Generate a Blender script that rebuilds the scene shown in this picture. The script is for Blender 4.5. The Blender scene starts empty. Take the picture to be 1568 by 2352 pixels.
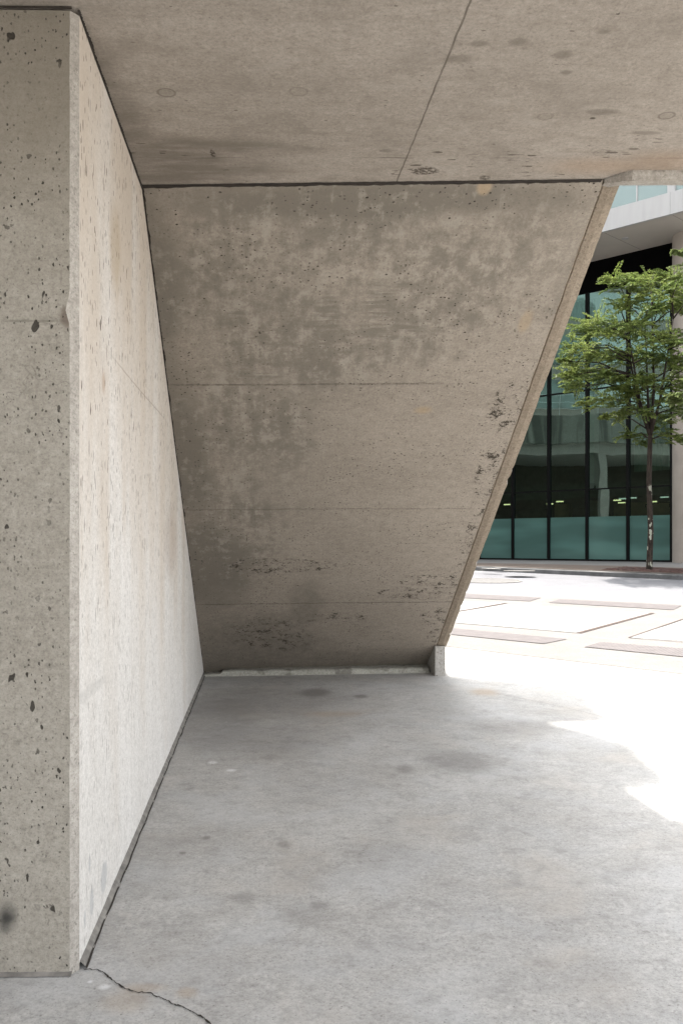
import bpy, math, random
from mathutils import Vector, noise as mnoise
R = math.radians
random.seed(7)
scene = bpy.context.scene
COL = scene.collection

# ------------------------------------------------------------------ measurements
F, CX, HOR, EYE = 2150.0, 784.0, 1250.0, 1.6       # photo focal length / horizon in 1568x2352 px, eye height
GM = (HOR - 1188.0) / F                            # the plaza rises gently away from the viewer
CEIL = 3.478
def gz(y): return GM * min(y, 27.8)
def gpt(px, py, dz=0.0):                           # a photo point lying on the plaza
    d = EYE * F / (py - 1188.0)
    return Vector(((px - CX) / F * d, d, gz(d) + dz))
def cpt(px, py):                                   # a photo point lying on the ceiling
    d = F * (CEIL - EYE) / (HOR - py)
    return ((px - CX) / F * d, d)
def proj(p): return (CX + F * p[0] / p[1], HOR - F * (p[2] - EYE) / p[1])
WX, WY, WS = -0.925, 3.305, -0.0764                # left wall: starts at (WX,WY), x changes by WS per metre
def wall_x(y): return WX + WS * (y - WY)
def wpt(px, py):                                   # (along, height) of a photo point on the left wall
    k = (px - CX) / F
    d = (WX - WS * WY) / (k - WS)
    return (d - WY, EYE + (HOR - py) / F * d)
def ppt(px, py): return ((px - CX) / F * 3.27, EYE + (HOR - py) / F * 3.27)
BL, BR = Vector((-1.418, 9.56, gz(9.56))), Vector((.913, 9.91, gz(9.91)))
TL, TR = Vector((-1.049, 4.906, CEIL)), Vector((1.35, 4.83, CEIL))
UW, VL = 2.4, 5.7
def S(s, t): return BL.lerp(BR, s).lerp(TL.lerp(TR, s), t)
def spt(px, py):                                   # (u,v) metres of a photo point on the stair soffit
    s, t = .5, .5
    for _ in range(12):
        a = proj(S(s, t)); b = proj(S(s + 1e-3, t)); c = proj(S(s, t + 1e-3))
        j = ((b[0]-a[0])*1e3, (c[0]-a[0])*1e3, (b[1]-a[1])*1e3, (c[1]-a[1])*1e3)
        det = j[0]*j[3]-j[1]*j[2]; ex, ey = px-a[0], py-a[1]
        s += (ex*j[3]-ey*j[1])/det; t += (j[0]*ey-j[2]*ex)/det
    return (s*UW, t*VL)
# ------------------------------------------------------------------ object helpers
def tag(o, label=None, cat=None, group=None, kind=None):
    for k, v in (('label', label), ('category', cat), ('group', group), ('kind', kind)):
        if v: o[k] = v
    return o
def empty(name, loc, label, cat, group=None):
    o = bpy.data.objects.new(name, None); COL.objects.link(o); o.location = loc
    o.empty_display_size = .3
    return tag(o, label, cat, group)
def mesh_obj(name, verts, faces, mat, parent=None, uvs=None, smooth=False):
    """verts in world metres; uvs: per-vertex list"""
    off = Vector((0, 0, 0))
    if parent:
        q = parent
        while q: off += q.location; q = q.parent
    me = bpy.data.meshes.new(name)
    me.from_pydata([tuple(Vector(v) - off) for v in verts], [], faces)
    me.materials.append(mat)
    if uvs:
        ul = me.uv_layers.new(name='UVMap')
        for lp in me.loops: ul.data[lp.index].uv = uvs[lp.vertex_index]
    if smooth:
        for p in me.polygons: p.use_smooth = True
    me.update()
    o = bpy.data.objects.new(name, me); COL.objects.link(o); o.parent = parent
    return o
class MB:
    def __init__(s): s.v, s.f = [], []
    def add(s, vs, fs):
        n = len(s.v); s.v += [tuple(v) for v in vs]; s.f += [tuple(i+n for i in f) for f in fs]
    def box(s, a, b):
        x0,y0,z0 = a; x1,y1,z1 = b
        s.add([(x0,y0,z0),(x1,y0,z0),(x1,y1,z0),(x0,y1,z0),(x0,y0,z1),(x1,y0,z1),(x1,y1,z1),(x0,y1,z1)],
              [(0,3,2,1),(4,5,6,7),(0,1,5,4),(1,2,6,5),(2,3,7,6),(3,0,4,7)])
    def prism(s, poly, z0, z1):
        """poly list of (x,y) ccw; z0,z1 numbers or functions"""
        g0 = z0 if callable(z0) else (lambda x, y: z0)
        g1 = z1 if callable(z1) else (lambda x, y: z1)
        n = len(poly)
        s.add([(x, y, g0(x, y)) for x, y in poly] + [(x, y, g1(x, y)) for x, y in poly],
              [tuple(reversed(range(n))), tuple(range(n, 2*n))] + [(i, (i+1) % n, n+(i+1) % n, n+i) for i in range(n)])
    def tube(s, pts, rads, k=8, cap=True):
        rings = []
        for i, p in enumerate(pts):
            p = Vector(p); a = Vector(pts[max(i-1, 0)]); b = Vector(pts[min(i+1, len(pts)-1)])
            d = (b-a).normalized(); u = d.cross(Vector((0, 1, .13))).normalized(); w = d.cross(u)
            rings.append([p + (u*math.cos(2*math.pi*j/k) + w*math.sin(2*math.pi*j/k))*rads[i] for j in range(k)])
        vs = [v for r in rings for v in r]; fs = []
        for i in range(len(pts)-1):
            for j in range(k): fs.append((i*k+j, i*k+(j+1) % k, (i+1)*k+(j+1) % k, (i+1)*k+j))
        if cap: fs += [tuple(reversed(range(k))), tuple(range(len(vs)-k, len(vs)))]
        s.add(vs, fs)
    def build(s, name, mat, parent=None, smooth=False): return mesh_obj(name, s.v, s.f, mat, parent, smooth=smooth)
# ------------------------------------------------------------------ node helpers
class NT:
    def __init__(s, name):
        s.m = bpy.data.materials.new(name); s.m.use_nodes = True
        s.n = s.m.node_tree.nodes; s.l = s.m.node_tree.links
        s.n.clear(); s.out = s.n.new('ShaderNodeOutputMaterial')
        s.tc = s.n.new('ShaderNodeTexCoord')
    def put(s, sock, v):
        if hasattr(v, 'is_output') or isinstance(v, bpy.types.NodeSocket): s.l.new(v, sock)
        elif isinstance(v, (tuple, list)) and sock.type == 'RGBA' and len(v) == 3: sock.default_value = (*v, 1)
        else: sock.default_value = v
    def vec(s, src, sx=1, sy=1, sz=1, off=(0, 0, 0)):
        m = s.n.new('ShaderNodeMapping'); s.l.new(src, m.inputs[0])
        m.inputs['Scale'].default_value = (sx, sy, sz); m.inputs['Location'].default_value = off
        return m.outputs[0]
    def math(s, op, a, b=0.0, c=None, clamp=False):
        m = s.n.new('ShaderNodeMath'); m.operation = op; m.use_clamp = clamp
        s.put(m.inputs[0], a); s.put(m.inputs[1], b)
        if c is not None: s.put(m.inputs[2], c)
        return m.outputs[0]
    def noise(s, v, scale, detail=4, rough=.55, dist=0.0):
        m = s.n.new('ShaderNodeTexNoise'); s.l.new(v, m.inputs['Vector'])
        m.inputs['Scale'].default_value = scale; m.inputs['Detail'].default_value = detail
        m.inputs['Roughness'].default_value = rough; m.inputs['Distortion'].default_value = dist
        return m.outputs['Fac']
    def sm(s, x, a, b, lo=0., hi=1.):
        m = s.n.new('ShaderNodeMapRange'); m.interpolation_type = 'SMOOTHSTEP'
        s.put(m.inputs[0], x); m.inputs[1].default_value = a; m.inputs[2].default_value = b
        m.inputs[3].default_value = lo; m.inputs[4].default_value = hi
        return m.outputs[0]
    def mix(s, f, a, b):
        m = s.n.new('ShaderNodeMix'); m.data_type = 'RGBA'
        s.put(m.inputs[0], f); s.put(m.inputs[6], a); s.put(m.inputs[7], b)
        return m.outputs[2]
    def mul(s, a, b): return s.math('MULTIPLY', a, b)
    def mx(s, *a):
        r = a[0]
        for x in a[1:]: r = s.math('MAXIMUM', r, x)
        return r
    def pores(s, v, scale, size, power=3.0, warp=0.0):
        """dark air holes of uneven size: size = biggest radius in cell units"""
        m = s.n.new('ShaderNodeTexVoronoi'); m.inputs['Scale'].default_value = scale
        s.l.new(v, m.inputs['Vector'])
        sp = s.n.new('ShaderNodeSeparateColor'); s.l.new(m.outputs['Color'], sp.inputs[0])
        rad = s.mul(s.math('POWER', sp.outputs[0], power), size)
        nz = s.noise(v, scale*2.3, 1)
        d = s.mul(m.outputs['Distance'], s.math('ADD', 1., s.mul(s.math('SUBTRACT', nz, .5), 1.4 + warp*2)))
        return s.sm(s.math('SUBTRACT', rad, d), 0.0, .035)
    def sep(s, v):
        m = s.n.new('ShaderNodeSeparateXYZ'); s.l.new(v, m.inputs[0]); return m.outputs
    def blob(s, xy, c, r, soft=.5, wob=None, wa=.5):
        """1 inside an ellipse centred c (2 numbers) radius r (2 numbers)"""
        a = s.math('DIVIDE', s.math('SUBTRACT', xy[0], c[0]), r[0])
        b = s.math('DIVIDE', s.math('SUBTRACT', xy[1], c[1]), r[1])
        d = s.math('SQRT', s.math('ADD', s.mul(a, a), s.mul(b, b)))
        if wob is not None: d = s.math('ADD', d, s.mul(s.math('SUBTRACT', wob, .5), wa*2))
        return s.sm(d, 1-soft, 1+soft, 1., 0.)
    def line(s, coord, c, w, wob=None, wa=.01):
        if wob is not None: coord = s.math('ADD', coord, s.mul(s.math('SUBTRACT', wob, .5), wa))
        return s.sm(s.math('ABSOLUTE', s.math('SUBTRACT', coord, c)), w*.4, w, 1., 0.)
    def between(s, x, a, b, soft=.05):
        return s.mul(s.sm(x, a-soft, a+soft), s.sm(x, b-soft, b+soft, 1., 0.))
    def bump(s, h, strength, dist=.01, nrm=None):
        m = s.n.new('ShaderNodeBump'); m.inputs['Strength'].default_value = strength
        m.inputs['Distance'].default_value = dist; s.l.new(h, m.inputs['Height'])
        if nrm: s.l.new(nrm, m.inputs['Normal'])
        return m.outputs[0]
    def finish(s, col, rough=.85, nrm=None, spec=.3, metal=0.):
        p = s.n.new('ShaderNodeBsdfPrincipled')
        s.put(p.inputs['Base Color'], col); s.put(p.inputs['Roughness'], rough)
        p.inputs['Specular IOR Level'].default_value = spec; p.inputs['Metallic'].default_value = metal
        if nrm: s.l.new(nrm, p.inputs['Normal'])
        s.l.new(p.outputs[0], s.out.inputs[0]); return s.m
def geo_pos(s):
    g = s.n.new('ShaderNodeNewGeometry'); return g.outputs['Position']
def plain(name, col, rough=.6, metal=0., spec=.4, var=.12, sc=3., grain=40.):
    s = NT(name); v = geo_pos(s)
    n = s.noise(v, sc, 5, .6); g = s.noise(v, grain, 3)
    k = s.math('ADD', s.sm(n, .25, .75, 1-var, 1+var), s.mul(s.math('SUBTRACT', g, .5), var*.8))
    m = s.n.new('ShaderNodeVectorMath'); m.operation = 'SCALE'
    m.inputs[0].default_value = col; s.l.new(k, m.inputs['Scale'])
    return s.finish(m.outputs[0], rough, s.bump(g, .15, .004), spec, metal)
def concrete(s, v, base, light, dark, sc=1.0, aniso=(1, 1, 1)):
    """common mottled body colour + fine grain; returns colour, grain height"""
    va = s.vec(v, *aniso)
    big = s.noise(va, .9*sc, 6, .6, .3); mid = s.noise(va, 5*sc, 6, .65, .2)
    m2 = s.noise(v, 19*sc, 4, .7)
    fine = s.noise(v, 60, 4, .75); grit = s.noise(v, 150, 2, .6)
    c = s.mix(s.sm(big, .3, .7), dark, light)
    c = s.mix(.45, c, base)
    c = s.mix(s.mul(s.sm(mid, .42, .72), .45), c, dark)
    c = s.mix(s.mul(s.sm(mid, .5, .28), .35), c, light)
    c = s.mix(s.sm(m2, .5, .68, 0., .35), c, tuple(x*.68 for x in dark))
    c = s.mix(s.sm(m2, .48, .33, 0., .30), c, tuple(min(1, x*1.2) for x in light))
    c = s.mix(s.sm(fine, .48, .75, 0., .6), c, tuple(x*.55 for x in dark))
    c = s.mix(s.sm(grit, .5, .75, 0., .55), c, tuple(x*.6 for x in dark))
    c = s.mix(s.sm(fine, .5, .25, 0., .4), c, tuple(min(1, x*1.35) for x in light))
    h = s.math('ADD', s.mul(fine, .6), s.mul(grit, .4))
    return c, h
# ------------------------------------------------------------------ concrete materials
def mat_soffit():
    s = NT('board_marked_soffit_concrete'); uv = s.tc.outputs['UV']; xy = s.sep(uv)
    c, h = concrete(s, uv, (.30,.262,.218), (.345,.302,.253), (.255,.222,.184), aniso=(.7, 1.3, 1))
    wob = s.noise(uv, 1.7, 5, .6)
    mott = s.math('ADD', s.mul(s.noise(s.vec(uv, 1.15, 1., 1), 8.5, 8, .76), .7), s.mul(s.noise(s.vec(uv, 5., .8, 1), 2.2, 5, .6), .3))
    def B(px, py, rx, ry, soft=.5):
        a = spt(px, py); b = spt(px+rx, py); d = spt(px, py-ry)
        return s.blob(xy, a, (abs(b[0]-a[0]), abs(d[1]-a[1])), soft, wob, .9)
    # damp, blotched upper field and the darker strip by the wall
    top = s.mx(B(560, 660, 260, 260), B(900, 560, 420, 170), B(760, 790, 330, 100), B(960, 720, 260, 90),
               B(530, 1000, 160, 190), B(520, 1230, 130, 130))
    blot = s.mul(top, s.sm(s.math('ADD', s.mul(mott, .75), s.mul(wob, .25)), .42, .55, 1., .0))
    strk = s.noise(s.vec(uv, 1.2, 14, 1), 3.0, 5, .6)
    comb = s.mx(B(750, 735, 32, 75, .4), B(870, 700, 45, 60), B(890, 760, 90, 30), B(590, 860, 60, 14), B(545, 722, 28, 12, .3))
    blot = s.mx(blot, s.mul(comb, s.sm(strk, .38, .56)))
    side = s.mx(B(350, 640, 75, 300), s.mul(B(600, 460, 260, 50), .8), B(420, 1050, 70, 200), B(480, 1300, 90, 110), B(850, 460, 480, 45))
    blot = s.mx(blot, s.mul(side, 1.15), s.mul(B(740, 535, 60, 22), .8))
    low = s.mx(B(560, 1480, 190, 80), B(700, 1400, 40, 70), s.mul(B(800, 1530, 330, 35), .8))
    blot = s.mx(blot, s.mul(low, s.sm(mott, .3, .62, 1., .45)))
    cloud = s.mx(B(560, 640, 230, 240, .9), B(760, 520, 420, 110, .8), s.mul(B(560, 1000, 190, 330, .9), .9), s.mul(B(850, 740, 230, 120, .8), .6))
    cn = s.noise(s.vec(uv, 1.6, .7, 1), 1.6, 5, .62)
    c = s.mix(s.mul(s.mul(cloud, s.sm(cn, .3, .62, .45, 1.)), .42), c, (.165, .150, .126))
    c = s.mix(s.mul(blot, .72), c, (.148, .132, .109))
    pale = s.mul(top, s.sm(mott, .50, .60))
    c = s.mix(s.mul(pale, .42), c, (.36, .335, .285))
    c = s.mix(s.mul(B(1205, 740, 14, 25, .4), .35), c, (.38, .27, .15))
    c = s.mix(s.mul(B(970, 942, 18, 8, .6), .5), c, (.36, .26, .15))
    c = s.mix(s.mul(B(1112, 430, 14, 16, .4), .6), c, (.40, .30, .19))
    # construction joints of the formwork
    jw = s.noise(uv, 9, 3); gr = s.noise(uv, 30, 4, .7)
    for py, a, b, k in ((883, 380, 1010, .75), (1170, 420, 1080, .45), (1387, 455, 1050, .8), (1060, 1000, 1130, .15), (1252, 600, 1090, .15)):
        vL = spt(600, py)[1]
        tilt = (spt(b, py-4)[1]-spt(a, py+4)[1])/max(.1, spt(b, py)[0]-spt(a, py)[0])
        y2 = s.math('SUBTRACT', xy[1], s.mul(s.math('SUBTRACT', xy[0], spt(600, py)[0]), tilt*.5))
        l = s.mul(s.line(y2, vL, .011, jw, .03), s.between(xy[0], spt(a, py)[0], spt(b, py)[0], .15))
        c = s.mix(s.mul(s.mul(l, s.sm(gr, .35, .6, .35, 1.)), k), c, (.10, .085, .07))
    # fine board ribs
    rib = s.noise(s.vec(uv, .35, 1, 1), 26, 3, .6)
    c = s.mix(s.sm(rib, .52, .75, 0., .30), c, (.18, .155, .125))
    # air holes everywhere, honeycomb at the right edge
    warp = s.vec(uv, 1, 1.5, 1)
    p1 = s.mul(s.pores(warp, 17, .15, 2.5), s.sm(wob, .3, .6, .35, 1.))
    p2 = s.mul(s.pores(warp, 42, .32, 1.8), s.sm(s.noise(uv, 2.2, 3), .38, .62))
    hz = s.mx(B(1125, 1080, 30, 65), B(1100, 1220, 26, 60), B(1070, 1290, 22, 55), B(985, 1332, 62, 12), B(960, 1362, 80, 12),
              B(1010, 1420, 45, 18), B(1180, 930, 50, 60), B(1010, 1460, 22, 14), B(760, 1420, 60, 10), B(640, 1300, 90, 16), s.mul(B(620, 1460, 110, 40), .35))
    hn = s.noise(uv, 11, 4, .65)
    hp = s.mul(s.sm(s.math('ADD', s.noise(s.vec(uv, 1, 1.7, 1), 38, 5, .75), s.mul(s.math('SUBTRACT', hn, .5), .9)), .575, .62), s.sm(hz, .12, .4))
    pit = s.mx(p1, p2, hp)
    c = s.mix(s.mul(pit, .95), c, (.035, .028, .02))
    ht = s.math('SUBTRACT', s.math('ADD', s.mul(h, .35), s.mul(rib, .25)), s.mul(pit, 1.2))
    return s.finish(c, .9, s.bump(ht, .5, .012), .2)
def mat_side_wall():
    s = NT('smooth_wall_concrete'); uv = s.tc.outputs['UV']; xy = s.sep(uv)
    c, h = concrete(s, uv, (.62,.60,.57), (.67,.65,.62), (.55,.525,.49), aniso=(1.6, .35, 1))
    wob = s.noise(uv, 2, 4)
    tone = s.noise(s.vec(uv, 1.6, .35, 1), 1.3, 4)
    c = s.mix(s.sm(s.math('ADD', tone, s.mul(xy[1], .12)), .55, .95, 0., .65), c, (.46, .38, .295))  # tan tone grows with height; some of the upper shade is in this colour
    def B(px, py, rx, ry, soft=.5):
        a = wpt(px, py); b = wpt(px+rx, py); d = wpt(px, py-ry)
        return s.blob(xy, a, (abs(b[0]-a[0]), abs(d[1]-a[1])), soft, wob, .5)
    c = s.mix(s.mul(B(266, 580, 12, 90), .45), c, (.36, .28, .18))
    c = s.mix(s.mul(B(238, 880, 4, 25), .5), c, (.36, .25, .17))
    c = s.mix(s.mul(B(392, 1250, 12, 70), .3), c, (.32, .25, .20))
    c = s.mix(s.mul(s.mx(B(239, 2013, 7, 32, .25), B(211, 2072, 4, 32, .3), B(206, 1985, 2, 20), B(195, 2110, 2, 18)), .5), c, (.30, .31, .32))
    c = s.mix(s.mul(B(210, 1585, 34, 14), .3), c, (.34, .33, .31))
    pv = s.vec(uv, 1.15, .42, 1)
    dens = s.sm(xy[1], .2, 2.4, .4, 1.)
    p = s.mx(s.mul(s.pores(pv, 42, .30, 1.7), .85), s.mul(s.pores(pv, 17, .17, 2), 1.), s.mul(s.pores(s.vec(uv, 1.5, .3, 1), 30, .3, 1.6), .7))
    p = s.mul(p, dens)
    j = s.mx(s.mul(s.line(xy[1], 2.40, .006, wob, .02), s.between(xy[0], .75, 2.6, .3)),
             s.mul(s.line(xy[0], wpt(302, 1200)[0], .006, wob, .01), s.mul(s.sm(wob, .3, .6), .8)))
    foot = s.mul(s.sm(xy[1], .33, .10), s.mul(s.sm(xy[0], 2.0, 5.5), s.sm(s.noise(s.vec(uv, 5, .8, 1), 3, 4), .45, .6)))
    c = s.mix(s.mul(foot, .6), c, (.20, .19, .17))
    c = s.mix(s.mul(j, .45), c, (.22, .18, .14))
    c = s.mix(p, c, (.06, .042, .032))
    ht = s.math('SUBTRACT', s.mul(h, .25), s.mul(p, 1.))
    return s.finish(c, .85, s.bump(ht, .35, .01), .25)
def mat_pillar():
    s = NT('pitted_end_concrete'); uv = s.tc.outputs['UV']; xy = s.sep(uv)
    c, h = concrete(s, uv, (.29,.268,.228), (.335,.312,.27), (.245,.223,.187))
    wob = s.noise(uv, 4, 4)
    c = s.mix(s.mul(s.sm(s.math('ADD', xy[1], s.mul(wob, .8)), 2.4, 3.8), .55), c, (.17, .145, .11))  # stained top, deepened so the colour carries shade near the ceiling
    c = s.mix(s.mul(s.line(xy[1], ppt(80, 737)[1], .007, s.noise(uv, 20, 3), .015), s.mul(s.sm(s.noise(uv, 5, 3), .4, .6), .6)), c, (.12, .11, .09))
    k = ppt(155, 728)
    c = s.mix(s.mul(s.blob(xy, k, (.022, .035), .5, wob, 1.), .8), c, (.13, .10, .08))
    k = ppt(15, 2108)
    c = s.mix(s.mul(s.blob(xy, k, (.03, .04), .9, s.noise(uv, 30, 4), .6), .9), c, (.03, .03, .028))
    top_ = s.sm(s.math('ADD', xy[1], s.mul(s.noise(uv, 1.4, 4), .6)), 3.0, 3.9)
    c = s.mix(s.mul(top_, .35), c, (.13, .115, .09))  # darker again at the top, shade put into the colour
    # hairline cracks
    crk = s.noise(uv, 3.2, 3, .5)
    ln = s.mul(s.sm(s.math('ABSOLUTE', s.math('SUBTRACT', crk, .5)), .0, .004, 1., 0.), s.sm(s.noise(uv, 1.6, 2), .5, .58))
    c = s.mix(s.mul(ln, .3), c, (.08, .07, .06))
    pv = s.vec(uv, 1.25, .85, 1)
    d = s.sm(s.noise(uv, 2.6, 4, .6), .40, .60, .25, 1.)
    p = s.mx(s.mul(s.pores(pv, 22, .23, 2.8, .8), d), s.mul(s.pores(pv, 66, .34, 2.2, .2), d), s.mul(s.pores(s.vec(uv, 1.4, .75, 1), 10, .17, 3.2, 1.1), .95))
    c = s.mix(s.mul(p, .92), c, (.022, .019, .015))
    ht = s.math('SUBTRACT', s.mul(h, .5), s.mul(p, 1.4))
    return s.finish(c, .92, s.bump(ht, .7, .012), .2)
def mat_ceiling():
    s = NT('landing_soffit_concrete'); uv = s.tc.outputs['UV']; xy = s.sep(uv)
    c, h = concrete(s, uv, (.315,.278,.238), (.362,.322,.278), (.262,.23,.193), aniso=(.55, 1.5, 1))
    wob = s.noise(uv, 3, 5, .6)
    def B(px, py, rx, ry, soft=.5, wa=.5):
        a = cpt(px, py); b = cpt(px+rx, py); d = cpt(px, py+ry)
        return s.blob(xy, a, (abs(b[0]-a[0]), abs(d[1]-a[1])), soft, wob, wa)
    cm = s.noise(uv, 3.2, 7, .68, .3)
    c = s.mix(s.sm(cm, .48, .68, 0., .5), c, (.20, .175, .147))
    c = s.mix(s.sm(cm, .46, .3, 0., .35), c, (.37, .335, .295))
    strk = s.noise(s.vec(uv, 1, 4.5, 1), 2.2, 5, .6)
    ed = s.mx(B(360, 380, 260, 40), B(480, 340, 220, 22), s.mul(B(260, 250, 60, 150), .8))
    c = s.mix(s.mul(ed, s.sm(strk, .3, .6, .25, .8)), c, (.14, .12, .098))
    c = s.mix(s.sm(strk, .56, .72, 0., .4), c, (.20, .172, .14))
    for b in ((1100, 100, 20, 6), (1385, 72, 16, 5), (1380, 256, 34, 6), (1300, 165, 12, 5), (1190, 95, 20, 8), (1050, 135, 30, 8), (885, 345, 14, 4), (1480, 305, 30, 4), (1290, 125, 22, 9)):
        c = s.mix(s.mul(B(*b), .55), c, (.14, .12, .098))
    # tie-hole plugs: ring outlines
    for x, y in ((382, 212), (686, 210), (1530, 265), (1252, 267), (1380, 350)):
        p = cpt(x, y); rr = .034
        a = s.math('SUBTRACT', xy[0], p[0]); b = s.math('SUBTRACT', xy[1], p[1])
        d = s.math('SQRT', s.math('ADD', s.mul(a, a), s.mul(b, b)))
        d = s.math('ADD', d, s.mul(s.math('SUBTRACT', wob, .5), .02))
        k = 1. if x in (382, 1530) else .55
        c = s.mix(s.mul(s.sm(s.math('ABSOLUTE', s.math('SUBTRACT', d, rr)), .002, .008, 1., 0.), .6*k), c, (.12, .10, .08))
        c = s.mix(s.mul(s.sm(d, rr*.6, rr, 1., 0.), .35*k), c, (.18, .16, .13))
    # long formwork seam
    a = cpt(1080, 0); b = cpt(912, 412); q = (b[0]-a[0])/(b[1]-a[1])
    lx = s.math('SUBTRACT', xy[0], s.mul(s.math('SUBTRACT', xy[1], a[1]), q))
    l = s.line(lx, a[0], .0055, s.noise(uv, 8, 3), .012)
    c = s.mix(s.mul(l, s.sm(s.noise(uv, 5, 3), .3, .6, .45, .9)), c, (.13, .11, .09))
    yl = cpt(900, 362)[1]
    c = s.mix(s.mul(s.mul(s.line(xy[1], yl, .006, wob, .03), s.sm(strk, .5, .6)), .8), c, (.10, .085, .07))
    rust = s.mx(B(1400, 380, 130, 16, .8), B(1520, 372, 90, 22, .8))
    c = s.mix(s.mul(rust, .3), c, (.35, .225, .135))
    far = s.sm(xy[1], 4.0, 4.6)
    p = s.mx(s.pores(s.vec(uv, .9, 1.3, 1), 5, .075, 3, .3), s.mul(s.pores(s.vec(uv, .7, 1.6, 1), 22, .16, 2.5), s.sm(wob, .35, .6, .2, .9)),
             s.mul(s.mul(s.pores(s.vec(uv, .45, 1.5, 1), 24, .35, 2, .3), far), s.sm(s.noise(uv, 2.5, 3), .48, .6)))
    for x, y, rx, ry in ((488, 352, 5, 8), (970, 392, 26, 7), (1418, 30, 4, 3), (1113, 408, 14, 6)):
        p = s.mx(p, s.mul(B(x, y, rx, ry, .3, 1.4), s.sm(s.noise(uv, 60, 3), .38, .55)))
    c = s.mix(s.mul(p, .88), c, (.06, .048, .036))
    ht = s.math('SUBTRACT', s.mul(h, .4), s.math('ADD', s.mul(p, 1.1), s.mul(l, .7)))
    return s.finish(c, .9, s.bump(ht, .5, .012), .2)
def mat_plaza(name='plaza_concrete', base=(.44,.43,.412), light=(.505,.493,.472), dark=(.35,.34,.325)):
    s = NT(name); v = geo_pos(s); xy = s.sep(v)
    c, h = concrete(s, v, base, light, dark, sc=1.1)
    wob = s.noise(v, 3, 5, .6)
    cool = s.noise(v, 1.9, 5, .6, .4)
    c = s.mix(s.sm(cool, .48, .66, 0., .4), c, (.455, .46, .465))
    c = s.mix(s.sm(cool, .46, .30, 0., .4), c, (.47, .43, .385))
    mt = s.noise(v, 7, 6, .68)
    c = s.mix(s.sm(mt, .5, .7, 0., .55), c, (.27, .26, .25))
    mt2 = s.noise(s.vec(v, .8, 1.1, 1), 2.6, 6, .65, .3)
    c = s.mix(s.sm(mt2, .5, .68, 0., .28), c, (.29, .275, .255))
    c = s.mix(s.sm(mt2, .48, .32, 0., .2), c, (.56, .555, .545))
    def B(px, py, rx, ry, soft=.6):
        a = gpt(px, py); b = gpt(px+rx, py); d = gpt(px, py-ry)
        return s.blob(xy, (a.x, a.y), (abs(b.x-a.x), abs(d.y-a.y)), soft, wob, .5)
    for x, y, rx, ry, k in ((724, 1592, 30, 9, .75), (828, 1600, 16, 4, .75), (1060, 1750, 75, 22, .5), (930, 1766, 20, 10, .5), (652, 1940, 14, 8, .5),
                            (736, 2080, 22, 10, .45), (560, 2062, 30, 14, .35), (600, 1700, 160, 40, .4), (500, 1640, 90, 50, .45), (640, 1620, 200, 30, .35), (880, 1960, 80, 30, .2),
                            (1180, 1670, 90, 18, .4), (420, 1960, 8, 3, .7), (474, 1925, 8, 4, .7), (700, 2100, 60, 24, .25), (1350, 2230, 120, 40, .2), (1240, 2140, 100, 26, .15)):
        c = s.mix(s.mul(B(x, y, rx, ry), k), c, (.17, .16, .15))
    for x, y, rx, ry, k in ((1110, 1590, 30, 8, .6), (770, 1640, 60, 6, .4), (290, 2300, 50, 24, .35), (430, 2280, 24, 12, .5), (330, 2270, 50, 10, .4)):
        c = s.mix(s.mul(B(x, y, rx, ry), k), c, (.36, .28, .2))
    for x, y, rx, ry in ((240, 2268, 12, 6), (488, 1752, 10, 3), (530, 1770, 12, 3), (207, 2256, 6, 3)):
        c = s.mix(s.mul(B(x, y, rx, ry), .7), c, (.72, .72, .72))
    gum = s.pores(v, 2.3, .045, 2.2, -.2)
    c = s.mix(s.mul(gum, .8), c, (.70, .69, .67))
    sp = s.pores(s.vec(v, 1, 1, 1, (3.3, 1.7, 0)), 1.9, .035, 2.2, -.2)
    c = s.mix(s.mul(sp, .8), c, (.10, .09, .08))
    gr_ = s.noise(v, 85, 3, .7); gs = s.pores(v, 55, .20, 2.2, .2)
    c = s.mix(s.sm(gr_, .54, .72, 0., .5), c, (.20, .19, .175))
    c = s.mix(s.mul(gs, .6), c, (.13, .12, .11))
    worn = s.mul(s.sm(s.noise(v, 1.1, 4, .6), .5, .64), s.sm(s.noise(v, 34, 4, .65), .60, .68))
    sp2 = s.mul(s.pores(v, 24, .16, 2.5, .3), .6)
    c = s.mix(s.mul(s.mx(worn, sp2), .55), c, (.15, .14, .125))
    ht = s.math('SUBTRACT', s.mul(h, .4), s.mul(s.mx(worn, sp2, sp), .7))
    return s.finish(c, s.sm(cool, .3, .7, .55, .8), s.bump(ht, .35, .008), .3)
def mat_rough(name, base, light, dark, dens=1.):
    s = NT(name); v = geo_pos(s)
    c, h = concrete(s, v, base, light, dark, sc=1.8)
    p = s.mul(s.mx(s.pores(v, 26, .25, 2.2, .2), s.pores(v, 60, .35, 2)), dens)
    c = s.mix(s.mul(p, .75), c, (.07, .06, .045))
    return s.finish(c, .92, s.bump(s.math('SUBTRACT', s.mul(h, .6), p), .6, .012), .2)
def mat_strip():
    s = NT('plinth_concrete'); v = geo_pos(s)
    c, h = concrete(s, v, (.40,.39,.34), (.46,.45,.40), (.30,.29,.25), sc=3)
    n = s.noise(v, 5, 5, .7)
    c = s.mix(s.sm(n, .50, .62, 0., .6), c, (.10, .09, .075))
    return s.finish(c, .9, s.bump(h, .5, .01), .2)
def mat_stained():
    s = NT('rain_stained_concrete'); v = geo_pos(s)
    c, h = concrete(s, v, (.26,.26,.235), (.34,.34,.31), (.2,.2,.175), sc=.4)
    n = s.noise(s.vec(v, 1.3, 1.3, .06), 1., 4, .6)
    c = s.mix(s.sm(n, .5, .62, 0., .8), c, (.09, .09, .08))
    return s.finish(c, .9, None, .2)
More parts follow.
